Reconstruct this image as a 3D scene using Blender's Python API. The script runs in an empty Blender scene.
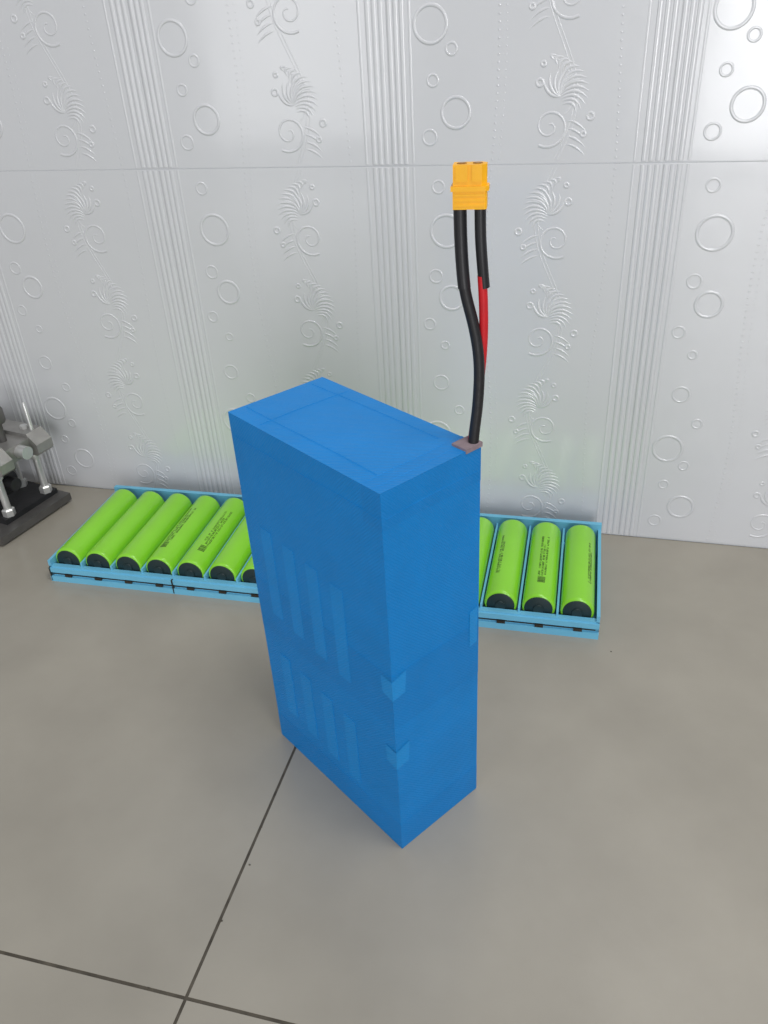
import bpy, bmesh, random
from math import *
from mathutils import Vector, Matrix
random.seed(4)
scn=bpy.context.scene
try: scn.view_settings.view_transform='Standard'
except Exception: pass
col=scn.collection

# ------------------------------------------------------------ materials
def s2l(c): return tuple((x/255/12.92 if x/255<=.04045 else ((x/255+.055)/1.055)**2.4) for x in c)
def mat(name,rgb,rough=.5,metal=0,coat=0,var=.0,vscale=20,bump=0,bscale=200,spec=.5,bdist=.001,crough=.03):
    m=bpy.data.materials.new(name); m.use_nodes=True; nt=m.node_tree; b=nt.nodes['Principled BSDF']
    c=s2l(rgb); b.inputs['Base Color'].default_value=(*c,1); b.inputs['Roughness'].default_value=rough
    b.inputs['Metallic'].default_value=metal; b.inputs['Coat Weight'].default_value=coat; b.inputs['Coat Roughness'].default_value=crough
    b.inputs['Specular IOR Level'].default_value=spec
    tc=nt.nodes.new('ShaderNodeTexCoord')
    if var>0:
        n=nt.nodes.new('ShaderNodeTexNoise'); n.inputs['Scale'].default_value=vscale; n.inputs['Detail'].default_value=5
        r=nt.nodes.new('ShaderNodeValToRGB'); r.color_ramp.elements[0].position=.3; r.color_ramp.elements[1].position=.7
        r.color_ramp.elements[0].color=(*[x*(1-var) for x in c],1); r.color_ramp.elements[1].color=(*[min(1,x*(1+var)) for x in c],1)
        nt.links.new(tc.outputs['Object'],n.inputs['Vector']); nt.links.new(n.outputs['Fac'],r.inputs['Fac']); nt.links.new(r.outputs['Color'],b.inputs['Base Color'])
    if bump>0:
        n=nt.nodes.new('ShaderNodeTexNoise'); n.inputs['Scale'].default_value=bscale; n.inputs['Detail'].default_value=3
        bp=nt.nodes.new('ShaderNodeBump'); bp.inputs['Strength'].default_value=bump; bp.inputs['Distance'].default_value=bdist
        nt.links.new(tc.outputs['Object'],n.inputs['Vector']); nt.links.new(n.outputs['Fac'],bp.inputs['Height']); nt.links.new(bp.outputs['Normal'],b.inputs['Normal'])
    return m
M_glaze=mat('white_glazed_tile',(211,212,215),.2,coat=.7,crough=.09,var=.015,vscale=4,bump=.35,bscale=9,bdist=.003,spec=.55)
M_wgrout=mat('white_grout',(212,214,216),.7)
M_floor=mat('gray_porcelain_floor',(160,154,142),.27,var=.07,vscale=9,bump=.03,bscale=300)
M_fgrout=mat('dark_floor_grout',(82,76,66),.9,var=.4,vscale=60)
M_tray=mat('light_blue_plastic',(112,188,220),.45,var=.03,vscale=30)
M_green=mat('green_shrink_wrap',(140,216,48),.3,coat=.3,var=.04,vscale=15)
M_cap=mat('dark_cell_cap',(22,44,46),.5,var=.1)
M_ink=mat('black_ink',(34,46,20),.6)
M_nickel=mat('nickel_tab',(70,64,56),.4,metal=.6,var=.3,vscale=80)
M_yel=mat('yellow_nylon',(250,182,12),.4,var=.05,vscale=60,bump=.1,bscale=300)
M_yeld=mat('yellow_nylon_shaded',(150,96,8),.6)  # same nylon, darkened: shade of the socket holes put into the colour
M_gold=mat('gold_contact',(180,130,50),.3,metal=1)
M_blk=mat('black_silicone',(24,24,27),.5,var=.15,vscale=60,bump=.3,bscale=150)
M_shr=mat('black_heat_shrink',(26,26,30),.42)
M_red=mat('red_silicone',(200,24,34),.45,var=.08,vscale=60)
M_foam=mat('gray_fish_paper',(138,122,128),.85,var=.15,vscale=150,bump=.4,bscale=400)
M_alu=mat('brushed_aluminium',(210,210,208),.35,metal=.6,var=.08,vscale=40)
M_steel=mat('gray_machined_steel',(150,148,145),.4,metal=.45,var=.15,vscale=40)
M_plate=mat('gray_base_plate',(100,98,96),.42,metal=.4,var=.15,vscale=40)
M_dark=mat('black_cast_metal',(46,46,48),.5,metal=.3,var=.2,vscale=60,bump=.3,bscale=200)

def tape(name,rgb,var=.05):
    m=mat(name,rgb,.46,spec=.35); nt=m.node_tree; b=nt.nodes['Principled BSDF']; c=s2l(rgb)
    tc=[n for n in nt.nodes if n.type=='TEX_COORD'][0]
    n=nt.nodes.new('ShaderNodeTexNoise'); n.inputs['Scale'].default_value=22; n.inputs['Detail'].default_value=6
    w1=nt.nodes.new('ShaderNodeTexWave'); w1.bands_direction='Z'; w1.inputs['Scale'].default_value=260; w1.inputs['Distortion'].default_value=2
    w2=nt.nodes.new('ShaderNodeTexWave'); w2.bands_direction='DIAGONAL'; w2.inputs['Scale'].default_value=200; w2.inputs['Distortion'].default_value=2
    ad=nt.nodes.new('ShaderNodeMath'); ad.operation='ADD'
    n2=nt.nodes.new('ShaderNodeTexNoise'); n2.inputs['Scale'].default_value=24; n2.inputs['Detail'].default_value=3
    ad2=nt.nodes.new('ShaderNodeMath'); ad2.operation='MULTIPLY_ADD'; ad2.inputs[1].default_value=8
    r=nt.nodes.new('ShaderNodeValToRGB'); r.color_ramp.elements[0].position=.3; r.color_ramp.elements[1].position=.7
    r.color_ramp.elements[0].color=(*[x*(1-var) for x in c],1); r.color_ramp.elements[1].color=(*[min(1,x*(1+var)) for x in c],1)
    bp=nt.nodes.new('ShaderNodeBump'); bp.inputs['Strength'].default_value=.45; bp.inputs['Distance'].default_value=.0007
    L=nt.links.new
    for x in (n,w1,w2,n2): L(tc.outputs['Object'],x.inputs['Vector'])
    L(n.outputs['Fac'],r.inputs['Fac']); L(r.outputs['Color'],b.inputs['Base Color'])
    L(w1.outputs['Fac'],ad.inputs[0]); L(w2.outputs['Fac'],ad.inputs[1]); L(n2.outputs['Fac'],ad2.inputs[0]); L(ad.outputs[0],ad2.inputs[2])
    L(ad2.outputs[0],bp.inputs['Height']); L(bp.outputs['Normal'],b.inputs['Normal'])
    return m
M_tape=tape('blue_fiber_tape',(0,130,208))
M_tape2=tape('blue_fiber_tape_raised',(12,138,215))
M_tape3=tape('blue_fiber_tape_overlap',(0,126,203))
M_tape4=tape('blue_fiber_tape_light',(24,143,218))

# ------------------------------------------------------------ helpers
def link(o,parent=None):
    col.objects.link(o)
    if parent: o.parent=parent
    return o
def empty(name,loc=(0,0,0),rotz=0):
    e=bpy.data.objects.new(name,None); e.location=loc; e.rotation_euler=(0,0,rotz); e.empty_display_size=.05; col.objects.link(e); return e
def newmesh(name,fn,m,parent=None,bev=0,seg=2,smooth=False):
    bm=bmesh.new(); fn(bm)
    if bev>0:
        bmesh.ops.bevel(bm,geom=[e for e in bm.edges if len(e.link_faces)==2 and e.calc_face_angle(0)>.6],offset=bev,segments=seg,profile=.5,affect='EDGES')
    bmesh.ops.recalc_face_normals(bm,faces=bm.faces)
    me=bpy.data.meshes.new(name); bm.to_mesh(me); bm.free()
    ms=m if isinstance(m,(list,tuple)) else [m]
    for x in ms: me.materials.append(x)
    o=bpy.data.objects.new(name,me)
    if smooth:
        for p in me.polygons: p.use_smooth=True
        try: me.set_sharp_from_angle(angle=.7)
        except Exception: pass
    return link(o,parent)
def bx(bm,x0,x1,y0,y1,z0,z1,mi=0):
    v=[bm.verts.new(p) for p in [(x0,y0,z0),(x1,y0,z0),(x1,y1,z0),(x0,y1,z0),(x0,y0,z1),(x1,y0,z1),(x1,y1,z1),(x0,y1,z1)]]
    for q in [(0,3,2,1),(4,5,6,7),(0,1,5,4),(1,2,6,5),(2,3,7,6),(3,0,4,7)]:
        bm.faces.new([v[i] for i in q]).material_index=mi
def lathe(bm,prof,origin,axis='Z',n=32,mi=0):
    rings=[]
    for r,h in prof:
        ring=[]
        for k in range(n):
            a=2*pi*k/n; c,s=r*cos(a),r*sin(a)
            p={'Z':(c,s,h),'Y':(c,h,s),'X':(h,c,s)}[axis]
            ring.append(bm.verts.new(Vector(origin)+Vector(p)))
        rings.append(ring)
    for a,b in zip(rings,rings[1:]):
        for k in range(n): bm.faces.new((a[k],a[(k+1)%n],b[(k+1)%n],b[k])).material_index=mi
    bm.faces.new(rings[0]).material_index=mi; bm.faces.new(rings[-1]).material_index=mi
def tube(name,pts,rad,m,parent=None,res=8):
    cu=bpy.data.curves.new(name,'CURVE'); cu.dimensions='3D'; cu.bevel_depth=rad; cu.bevel_resolution=res; cu.use_fill_caps=True
    sp=cu.splines.new('NURBS'); sp.points.add(len(pts)-1)
    for p,q in zip(sp.points,pts): p.co=(*q,1)
    sp.use_endpoint_u=True; sp.order_u=3; sp.resolution_u=10
    cu.materials.append(m); o=bpy.data.objects.new(name,cu); return link(o,parent)

# ------------------------------------------------------------ room
TW=.3066; TH=.4919; X1=-.5566
floor=newmesh('floor',lambda b:bx(b,-2.2,1.7,-2.6,0.02,-.03,-.0004),M_fgrout)
def ftiles(b):
    S=.736; g=.0014
    for i in range(-3,3):
        for j in range(-3,1):
            x0=-.2662+i*S; y0=-.7196+(j)*S
            bx(b,max(x0+g,-2.2),min(x0+S-g,1.7),max(y0+g,-2.6),min(y0+S-g,-.0006),-.02,0)
newmesh('floor_tiles',ftiles,M_floor,floor,bev=.0007,seg=1)

wall=newmesh('wall_back',lambda b:bx(b,X1-5*TW,X1+7*TW,.0008,.06,-.03,TH*3),M_wgrout)
def wtiles(b):
    g=.0006
    for i in range(-5,7):
        for j in range(3):
            bx(b,X1+i*TW+g*.3,X1+(i+1)*TW-g*.3,0,.01,j*TH+g+(.0015 if j==0 else 0),(j+1)*TH-g)
newmesh('glazed_tiles',wtiles,M_glaze,wall,bev=.0012,seg=2)

def relief():
    cu=bpy.data.curves.new('tile_relief','CURVE'); cu.dimensions='3D'; cu.bevel_depth=.0013; cu.bevel_resolution=2; cu.use_fill_caps=True
    def poly(pts,r=1,cyc=False,y=0.0):
        sp=cu.splines.new('POLY'); sp.points.add(len(pts)-1)
        n=len(pts)
        for k,(p,q) in enumerate(zip(sp.points,pts)):
            p.co=(q[0],y,q[1],1); p.radius=r if not callable(r) else r(k/(n-1))
        sp.use_cyclic_u=cyc
    def ring(x,z,R,r=1):
        poly([(x+R*cos(2*pi*k/28),z+R*sin(2*pi*k/28)) for k in range(28)],r,True)
    for u,z,R in [(.21,.417,.019),(.165,.362,.008),(.23,.335,.015),(.18,.219,.010),(.16,.142,.018),(.235,.118,.006),(.25,.055,.016),(.165,.088,.006),(.2,.272,.005),(.135,.300,.007),(.18,.468,.007),(.26,.18,.006),(.15,.03,.008)]:
        ring(u*TW,z,R,1.5 if R>.012 else 1.1)
    def dots(fx,step=.0075,r=.7):
        z=.006
        while z<TH-.004:
            x=fx(z); poly([(x,z-.0006),(x,z+.0006)],r); z+=step
    dots(lambda z:.118+.006*sin(z*2*pi/TH),.0075,1.1)
    dots(lambda z:.126+.006*sin(z*2*pi/TH),.0075,.7)
    dots(lambda z:.252+.004*sin(z*2*pi/TH+2),.0075,1.1)
    def stem(z): return .188+.018*sin(z*4*pi/TH)
    for off in (0,.004):
        poly([(stem(TH*k/60)+off,.004+ (TH-.008)*k/60) for k in range(61)],lambda t:.6)
    for m in range(4):
        zc=.06+m*TH/4; sgn=1 if m%2==0 else -1
        cx=stem(zc)+sgn*-.010
        ax=[]
        for t in [i/15 for i in range(16)]:
            a=radians(35)+1.25*t
            ax.append((cx+sgn*(.058*t*cos(a)),zc-.010+.060*t*sin(a)))
        for k,(p,q) in enumerate(zip(ax,ax[1:])):
            if k<2: continue
            wd=.015*sin(pi*(k/15)**.8)
            dx,dz=q[0]-p[0],q[1]-p[1]; l=hypot(dx,dz); nx,nz=-dz/l,dx/l
            poly([(p[0]+nx*wd*s+dx/l*.006*(1-s*s)-0,p[1]+nz*wd*s+dz/l*.006*(1-s*s)) for s in (-1,-.6,-.2,.2,.6,1)],lambda t:.35+1.0*sin(pi*t))
        poly(ax,.5)
        for k in range(6):
            a0=radians(-10+k*20); L=.026
            poly([(cx-sgn*(.004+L*t*cos(a0+.9*t)),zc+.008+L*t*sin(a0+.9*t)) for t in [i/7 for i in range(8)]],lambda t:.4+1.1*sin(pi*t)**.7)
        pts=[]
        for i in range(34):
            t=i/33; a=radians(-60)-t*3.2*pi; rr=.019*(1-t)+.0025
            pts.append((cx-sgn*(.015+rr*cos(a)),zc-.022+rr*sin(a)))
        poly(pts,lambda t:1.3-.5*t)
        for (dx,dz,R) in [(.036,-.012,.0035),(.028,-.03,.0025),(-.034,.022,.0035),(-.03,.04,.0022)]:
            ring(cx+sgn*dx*.8,zc+dz,R,1.2)
        for k in range(4):
            pts=[(cx+sgn*(.004+.022*t),zc-.016-.008*k-.012*t*t) for t in [i/6 for i in range(7)]]
            poly(pts,lambda t:1.2*sin(pi*(.08+.88*t)))
    for x in (.0035,.0105,.0175,.026,TW-.006,TW-.0135,TW-.021,TW-.031):
        poly([(x,.002),(x,TH-.002)],2.4 if x not in(.026,TW-.031) else 1.4,y=.0003)
    cu.materials.append(M_glaze); return cu
rc=relief()
for i in range(-4,6):
    for j in range(3):
        o=bpy.data.objects.new('tile_relief',rc); o.location=(X1+i*TW,.0001,j*TH); o.scale=(1,.38,1); link(o,wall)

# ------------------------------------------------------------ blue battery pack
TH0=.9663; W=.0980; Lb=.1905; HB=.3775
pack=empty('blue_wrapped_battery_pack',(-.1295,-.5545,0.0),TH0)
o=newmesh('wrapped_body',lambda b:bx(b,0,W,0,Lb,0,HB),M_tape,pack,bev=.0025,seg=3,smooth=True)
def zf(t): return HB*(1-t)
def stripes(b):
    e=.0003
    for (t0,t1) in ((.27,.525),(.655,.86)):
        for n_,s in enumerate((.12,.29,.46,.63)):
            y1=Lb*(1-s); y0=Lb*(1-s-.085)
            bx(b,-e,.001,y0,y1,zf(t1+.01*n_),zf(t0+.008*n_))
newmesh('raised_tape_bands',stripes,M_tape2,pack,bev=.0001,seg=1)
def corners(b):
    e=.0004
    for t in (.445,.655):
        z1,z0=zf(t),zf(t+.07)
        A=[(-e,.013,z1-.002),(-e,.012,z0+.006),(-e,-e,z0+.003),(-e,-e,z1-.003)]
        B=[(-e,-e,z1-.003),(-e,-e,z0+.003),(.013,-e,z0+.005),(.015,-e,z1+.001)]
        for q in (A,B): b.faces.new([b.verts.new(p) for p in q])
    b.faces.new([b.verts.new(p) for p in [(W-.011,-e,zf(.40)),(W-.011,-e,zf(.50)),(W-.002,-e,zf(.495)),(W-.002,-e,zf(.395))]])
newmesh('corner_strap_ends',corners,M_tape4,pack)
def overlaps(b):
    e=.00012
    bx(b,-e,W+e,-e,Lb+e,HB*.405,HB*.56)
    bx(b,-e,W+e,-e,Lb+e,.001,HB*.09)
    bx(b,-e*1.5,W+e*1.5,-e*1.5,.020,HB-.030,HB+e*2)
newmesh('tape_overlaps',overlaps,M_tape3,pack)
def fold(pts,rad,nm):
    tube(nm,pts,rad,M_tape,pack,3)
fold([(.004,.0195,HB),(.03,.0205,HB),(.06,.0190,HB),(W-.018,.0205,HB)],.00055,'fold_1')
fold([(.004,.0090,HB),(.04,.0075,HB),(W-.020,.0105,HB)],.0005,'fold_2')
fold([(.016,.020,HB),(.017,.08,HB),(.0155,.14,HB),(.016,Lb-.004,HB)],.00045,'fold_3')
fold([(W-.014,.030,HB),(W-.013,.09,HB),(W-.016,Lb-.006,HB)],.0004,'fold_4')
fold([(.004,.150,HB),(.05,.152,HB),(W-.004,.149,HB)],.0004,'fold_5')
fold([(0,.003,HB-.021),(0,.05,HB-.019),(0,.12,HB-.022),(0,Lb-.004,HB-.020)],.00035,'fold_6')
fold([(.003,0,HB-.022),(.05,0,HB-.019),(W-.004,0,HB-.021)],.0004,'fold_7')
def foam(b):
    bx(b,W-.016,W+.0012,-.0008,.014,HB-.0015,HB+.0022)
newmesh('wire_exit_pad',foam,M_foam,pack,bev=.0007)
Mi=(Matrix.Translation((-.1295,-.5545,0))@Matrix.Rotation(TH0,4,'Z')).inverted()
def loc(pts): return [tuple(Mi@Vector(p)) for p in pts]
blk=[(-.0792,-.4742,.3785),(-.0786,-.4740,.388),(-.0762,-.4728,.41),(-.0755,-.4715,.44),(-.0795,-.471,.465),(-.0865,-.471,.49),(-.0895,-.470,.515),(-.0895,-.470,.545)]
red=[(-.0810,-.4690,.3785),(-.0800,-.4680,.388),(-.0765,-.4665,.42),(-.0738,-.467,.45),(-.0736,-.469,.48),(-.0750,-.470,.50)]
shr=[(-.0735,-.469,.492),(-.0752,-.470,.51),(-.0766,-.470,.53),(-.0766,-.470,.545)]
tube('black_wire',loc(blk),.0039,M_blk,pack)
tube('red_wire',loc(red),.0031,M_red,pack)
tube('heat_shrink',loc(shr),.0037,M_shr,pack)
tube('heat_shrink_black',loc([(-.0865,-.471,.492),(-.0893,-.470,.515),(-.0895,-.470,.545)]),.0043,M_shr,pack)
con=bpy.data.objects.new('power_connector',None); con.location=Mi@Vector((-.0830,-.470,.5425)); con.rotation_euler=(0,0,-TH0+.08); link(con,pack)
def conn(b):
    def prism(w,d,z0,z1,ch):
        pts=[(-w,-d),(w-ch,-d),(w,-d+ch),(w,d-ch),(w-ch,d),(-w,d)]
        lo=[b.verts.new((x,y,z0)) for x,y in pts]; hi=[b.verts.new((x,y,z1)) for x,y in pts]
        b.faces.new(lo[::-1]); b.faces.new(hi)
        for k in range(6): b.faces.new((lo[k],lo[(k+1)%6],hi[(k+1)%6],hi[k]))
    prism(.0106,.0055,0,.0110,.001)
    prism(.0118,.0063,.0108,.0138,.002)
    prism(.0104,.0053,.0136,.0262,.003)
    bx(b,-.0088,-.0012,-.0062,-.0050,.0165,.0262); bx(b,.0012,.0075,-.0062,-.0050,.0165,.0262)
    for k in range(3): bx(b,-.0095,.0095,-.0059,-.0050,.002+.003*k,.0032+.003*k)
newmesh('connector_housing',conn,M_yel,con,bev=.0004,seg=2)
def sock(b):
    for x in (-.0052,.0045): lathe(b,[(.0031,.0259),(.0031,.0264)],(x,0,0),n=20)  # flat discs in the shaded yellow stand in for hollow sockets
newmesh('socket_shade_discs',sock,M_yeld,con)
def gold(b):
    for x in (-.0052,.0045): lathe(b,[(.0021,.0257),(.0021,.0266)],(x,0,0),n=20)
newmesh('contacts',gold,M_gold,con)

# ------------------------------------------------------------ cell trays
PI=.0456; R=.0200
def tray(name,start,n,labels):
    a=.0193
    ox=-.6755+PI*start*cos(a); oy=-.2300+PI*start*sin(a)
    e=empty(name,(ox-PI/2*cos(a),oy-PI/2*sin(a),0),a)
    Wd=PI*n; y0,y1=-.011,.183
    xa=-.003 if start==0 else .0004; xb=Wd+.004 if start else Wd-.0004
    def t(b):
        bx(b,xa,xb,y0,y1,0,.007)
        bx(b,xa,xb,y0,y0+.007,.0,.0235)
        bx(b,xa,xb,y0-.0035,y0+.003,.0,.0085)
        bx(b,xa,xb,y0-.0025,y0+.003,.0145,.0215)
        bx(b,xa,xb,y1-.007,y1,0,.040)
        bx(b,xa,xa+.004,y0,y1,0,.032); bx(b,xb-.004,xb,y0,y1,0,.032)
        for k in range(1,n):
            bx(b,k*PI-.0013,k*PI+.0013,y0+.004,y1-.004,0,.030)
    newmesh('holder_frame',t,M_tray,e,bev=.0007,seg=1)
    def g(b):
        for k in range(0,n):
            bx(b,k*PI+.020,k*PI+.030,y0-.0030,y0-.0005,.0090,.0128)
        for k in range(0,n,4):
            bx(b,k*PI-.0008 if k else xa+.001,k*PI+.0008 if k else xa+.002,y0-.0037,y0,.001,.0225)
        bx(b,xa+.004,xb-.004,y0-.0008,y0+.001,.0105,.0120)
    newmesh('nickel_tabs',g,M_nickel,e)
    for k in range(n):
        cx=PI*(k+.5); zc=.0075+R
        ce=bpy.data.objects.new('cell_%d'%(k+1),None); ce.location=(cx,-.001,zc); link(ce,e)
        newmesh('sleeve',lambda b:lathe(b,[(R*.82,-.0003),(R*.93,.0),(R*.985,.0012),(R,.004),(R,.160),(R*.985,.1628),(R*.93,.164),(R*.82,.1643)],(0,0,0),'Y',40),M_green,ce,smooth=True)
        def caps(b):
            lathe(b,[(R*.80,-.0012),(R*.85,-.0008),(R*.85,.003)],(0,0,0),'Y',32)
            lathe(b,[(R*.83,.160),(R*.83,.1650),(R*.80,.1654)],(0,0,0),'Y',32)
            lathe(b,[(R*.30,-.0030),(R*.32,-.0025),(R*.32,.0)],(0,0,0),'Y',20)
        newmesh('end_caps',caps,M_cap,ce,smooth=True)
        if k in labels:
            lab,ang=labels[k]
            def ink(b):
                rng=random.Random(k*7+n)
                def patch(y0,y1,a0,a1):
                    N=3; rr=R+.00012; lo=[];hi=[]
                    for q in range(N+1):
                        aa=a0+(a1-a0)*q/N
                        lo.append(b.verts.new((rr*sin(aa),y0,rr*cos(aa)))); hi.append(b.verts.new((rr*sin(aa),y1,rr*cos(aa))))
                    for q in range(N): b.faces.new((lo[q],lo[q+1],hi[q+1],hi[q]))
                rows=[-.16,.02,.20] if lab=='full' else [-.05,.1]
                for rix,ra in enumerate(rows):
                    y=.040; yend=.125 if rix!=1 else .108
                    while y<yend:
                        w=rng.uniform(.0012,.0026)
                        if rng.random()<.86:
                            h=.12; a0=ang+ra
                            patch(y,y+w*.35,a0,a0+h)
                            if rng.random()<.6: patch(y,y+w,a0,a0+.03)
                            if rng.random()<.6: patch(y,y+w,a0+h-.03,a0+h)
                            if rng.random()<.4: patch(y+w*.65,y+w,a0,a0+h)
                        y+=w+.0009
                if lab=='full':
                    y=.026
                    while y<.038:
                        w=rng.uniform(.0004,.0012); patch(y,y+w,ang-.16,ang+.30); y+=w+rng.uniform(.0004,.001)
            newmesh('printed_label',ink,M_ink,ce)
    return e
tray('battery_cell_tray',0,8,{3:('full',-.25),4:('full',.25)})
tray('battery_cell_tray',8,8,{5:('thin',-.5),6:('full',-.05),7:('thin',.6)})

# ------------------------------------------------------------ metal fixture at left
cl=empty('metal_clamp_fixture',(-.917,-.082,0),-.2)
def dk(b):
    bx(b,-.055,.112,-.082,.060,0.004,.016)
    for x in (-.045,.1):
        for y in (-.07,.048): lathe(b,[(.009,0),(.009,.005)],(x,y,0),n=16)
newmesh('base_plate',dk,M_plate,cl,bev=.0015)
def up(b):
    bx(b,-.05,.092,-.050,.054,.016,.024)
newmesh('base_step',up,M_dark,cl,bev=.0015)
def fins(b):
    for k in range(9):
        lathe(b,[(.018,0),(.020,.001),(.020,.008),(.018,.009)],(-.045+k*.0135,-.012,.066),'X',28)
    lathe(b,[(.010,0),(.010,.140)],(-.05,-.012,.066),'X',24)
newmesh('ribbed_roller',fins,M_dark,cl,smooth=True)
def posts(b):
    for y in (-.035,.040):
        for x in (.084,.030,-.035):
            lathe(b,[(.0055,.022),(.0055,.120)],(x,y,0),n=20)
            lathe(b,[(.0095,.024),(.0095,.034),(.0075,.036)],(x,y,0),n=6)
            lathe(b,[(.008,.086),(.0085,.088),(.0085,.098),(.008,.100)],(x,y,0),n=20)
newmesh('steel_posts',posts,M_alu,cl,smooth=True)
def blockf(b):
    v=[(-.05,.104),(.116,.104),(.120,.108),(.120,.122),(.104,.138),(-.05,.138)]
    for (ya,yb) in ((-.050,-.026),(.020,.050)):
        lo=[b.verts.new((x,ya,z)) for x,z in v]; hi=[b.verts.new((x,yb,z)) for x,z in v]
        b.faces.new(lo); b.faces.new(hi[::-1])
        for k in range(6): b.faces.new((lo[k],lo[(k+1)%6],hi[(k+1)%6],hi[k]))
    bx(b,.060,.106,-.030,.030,.108,.132)
    bx(b,-.02,.020,-.030,.030,.108,.132)
newmesh('clamp_frame',blockf,M_steel,cl,bev=.002)
def jaws(b):
    bx(b,-.045,.060,-.020,.018,.136,.150)
    for x in (.04,.095): lathe(b,[(.007,-.056),(.007,-.049)],(x,0,.120),'Y',20)
    for y in (-.038,.036): lathe(b,[(.006,.136),(.006,.143)],(.084,y,0),n=6)
    lathe(b,[(.003,.12),(.003,.180),(.0015,.183)],(.100,.036,0),n=16)
    lathe(b,[(.010,0),(.010,.016)],(.106,0,.120),'X',24)
newmesh('jaws_and_bolts',jaws,M_alu,cl,smooth=True)
def top(b):
    for x,y in ((.076,.0),(.026,-.004),(-.03,.0)):
        lathe(b,[(.006,.130),(.006,.160),(.012,.162),(.0135,.166),(.0135,.182),(.011,.186)],(x,y,0),n=24)
newmesh('knobs',top,M_plate,cl,bev=0,smooth=True)

def crumbs(b):
    for (x,y) in [(-.262,-.60),(-.266,-.56),(-.2655,-.655),(.05,-.25),(-.3,-.7196)]:
        s=random.uniform(.0008,.0018); bx(b,x,x+s*1.6,y,y+s,-.0004,s*.7)
newmesh('grit',crumbs,M_fgrout,floor,bev=.0002,seg=1)

# ------------------------------------------------------------ camera
cd=bpy.data.cameras.new('camera'); cam=bpy.data.objects.new('camera',cd); col.objects.link(cam)
yaw,pitch,roll=.2785,.5582,-.0607
f=Vector((-sin(yaw)*cos(pitch),cos(yaw)*cos(pitch),-sin(pitch))); r=Vector((cos(yaw),sin(yaw),0)); u=r.cross(f)
r,u=cos(roll)*r+sin(roll)*u,-sin(roll)*r+cos(roll)*u
cam.matrix_world=Matrix(((r.x,u.x,-f.x,0),(r.y,u.y,-f.y,-1.0),(r.z,u.z,-f.z,.6531),(0,0,0,1)))
cd.sensor_fit='VERTICAL'; cd.sensor_height=32; cd.lens=809.15/1024*32; cd.clip_start=.01
scn.camera=cam

# ------------------------------------------------------------ light
w=bpy.data.worlds.new('world'); scn.world=w; w.use_nodes=True
w.node_tree.nodes['Background'].inputs[0].default_value=(.93,.96,1,1); w.node_tree.nodes['Background'].inputs[1].default_value=.37
def area(name,loc,tgt,sx,sy,en,c=(1,1,1)):
    l=bpy.data.lights.new(name,'AREA'); l.shape='RECTANGLE'; l.size=sx; l.size_y=sy; l.energy=en; l.color=c
    o=bpy.data.objects.new(name,l); o.location=loc; d=Vector(tgt)-Vector(loc); o.rotation_euler=d.to_track_quat('-Z','Y').to_euler(); col.objects.link(o)
area('doorway_daylight',(.85,-3.2,.8),(.6,0,.7),1.0,1.6,37,(.99,.99,1))
area('window_daylight',(-1.5,-3.2,.9),(-1.0,0,.6),.9,1.6,11,(.99,.99,1))
area('ceiling_light',(.5,-.8,2.5),(-.1,-.35,0),.9,.8,27,(1,.99,.97))
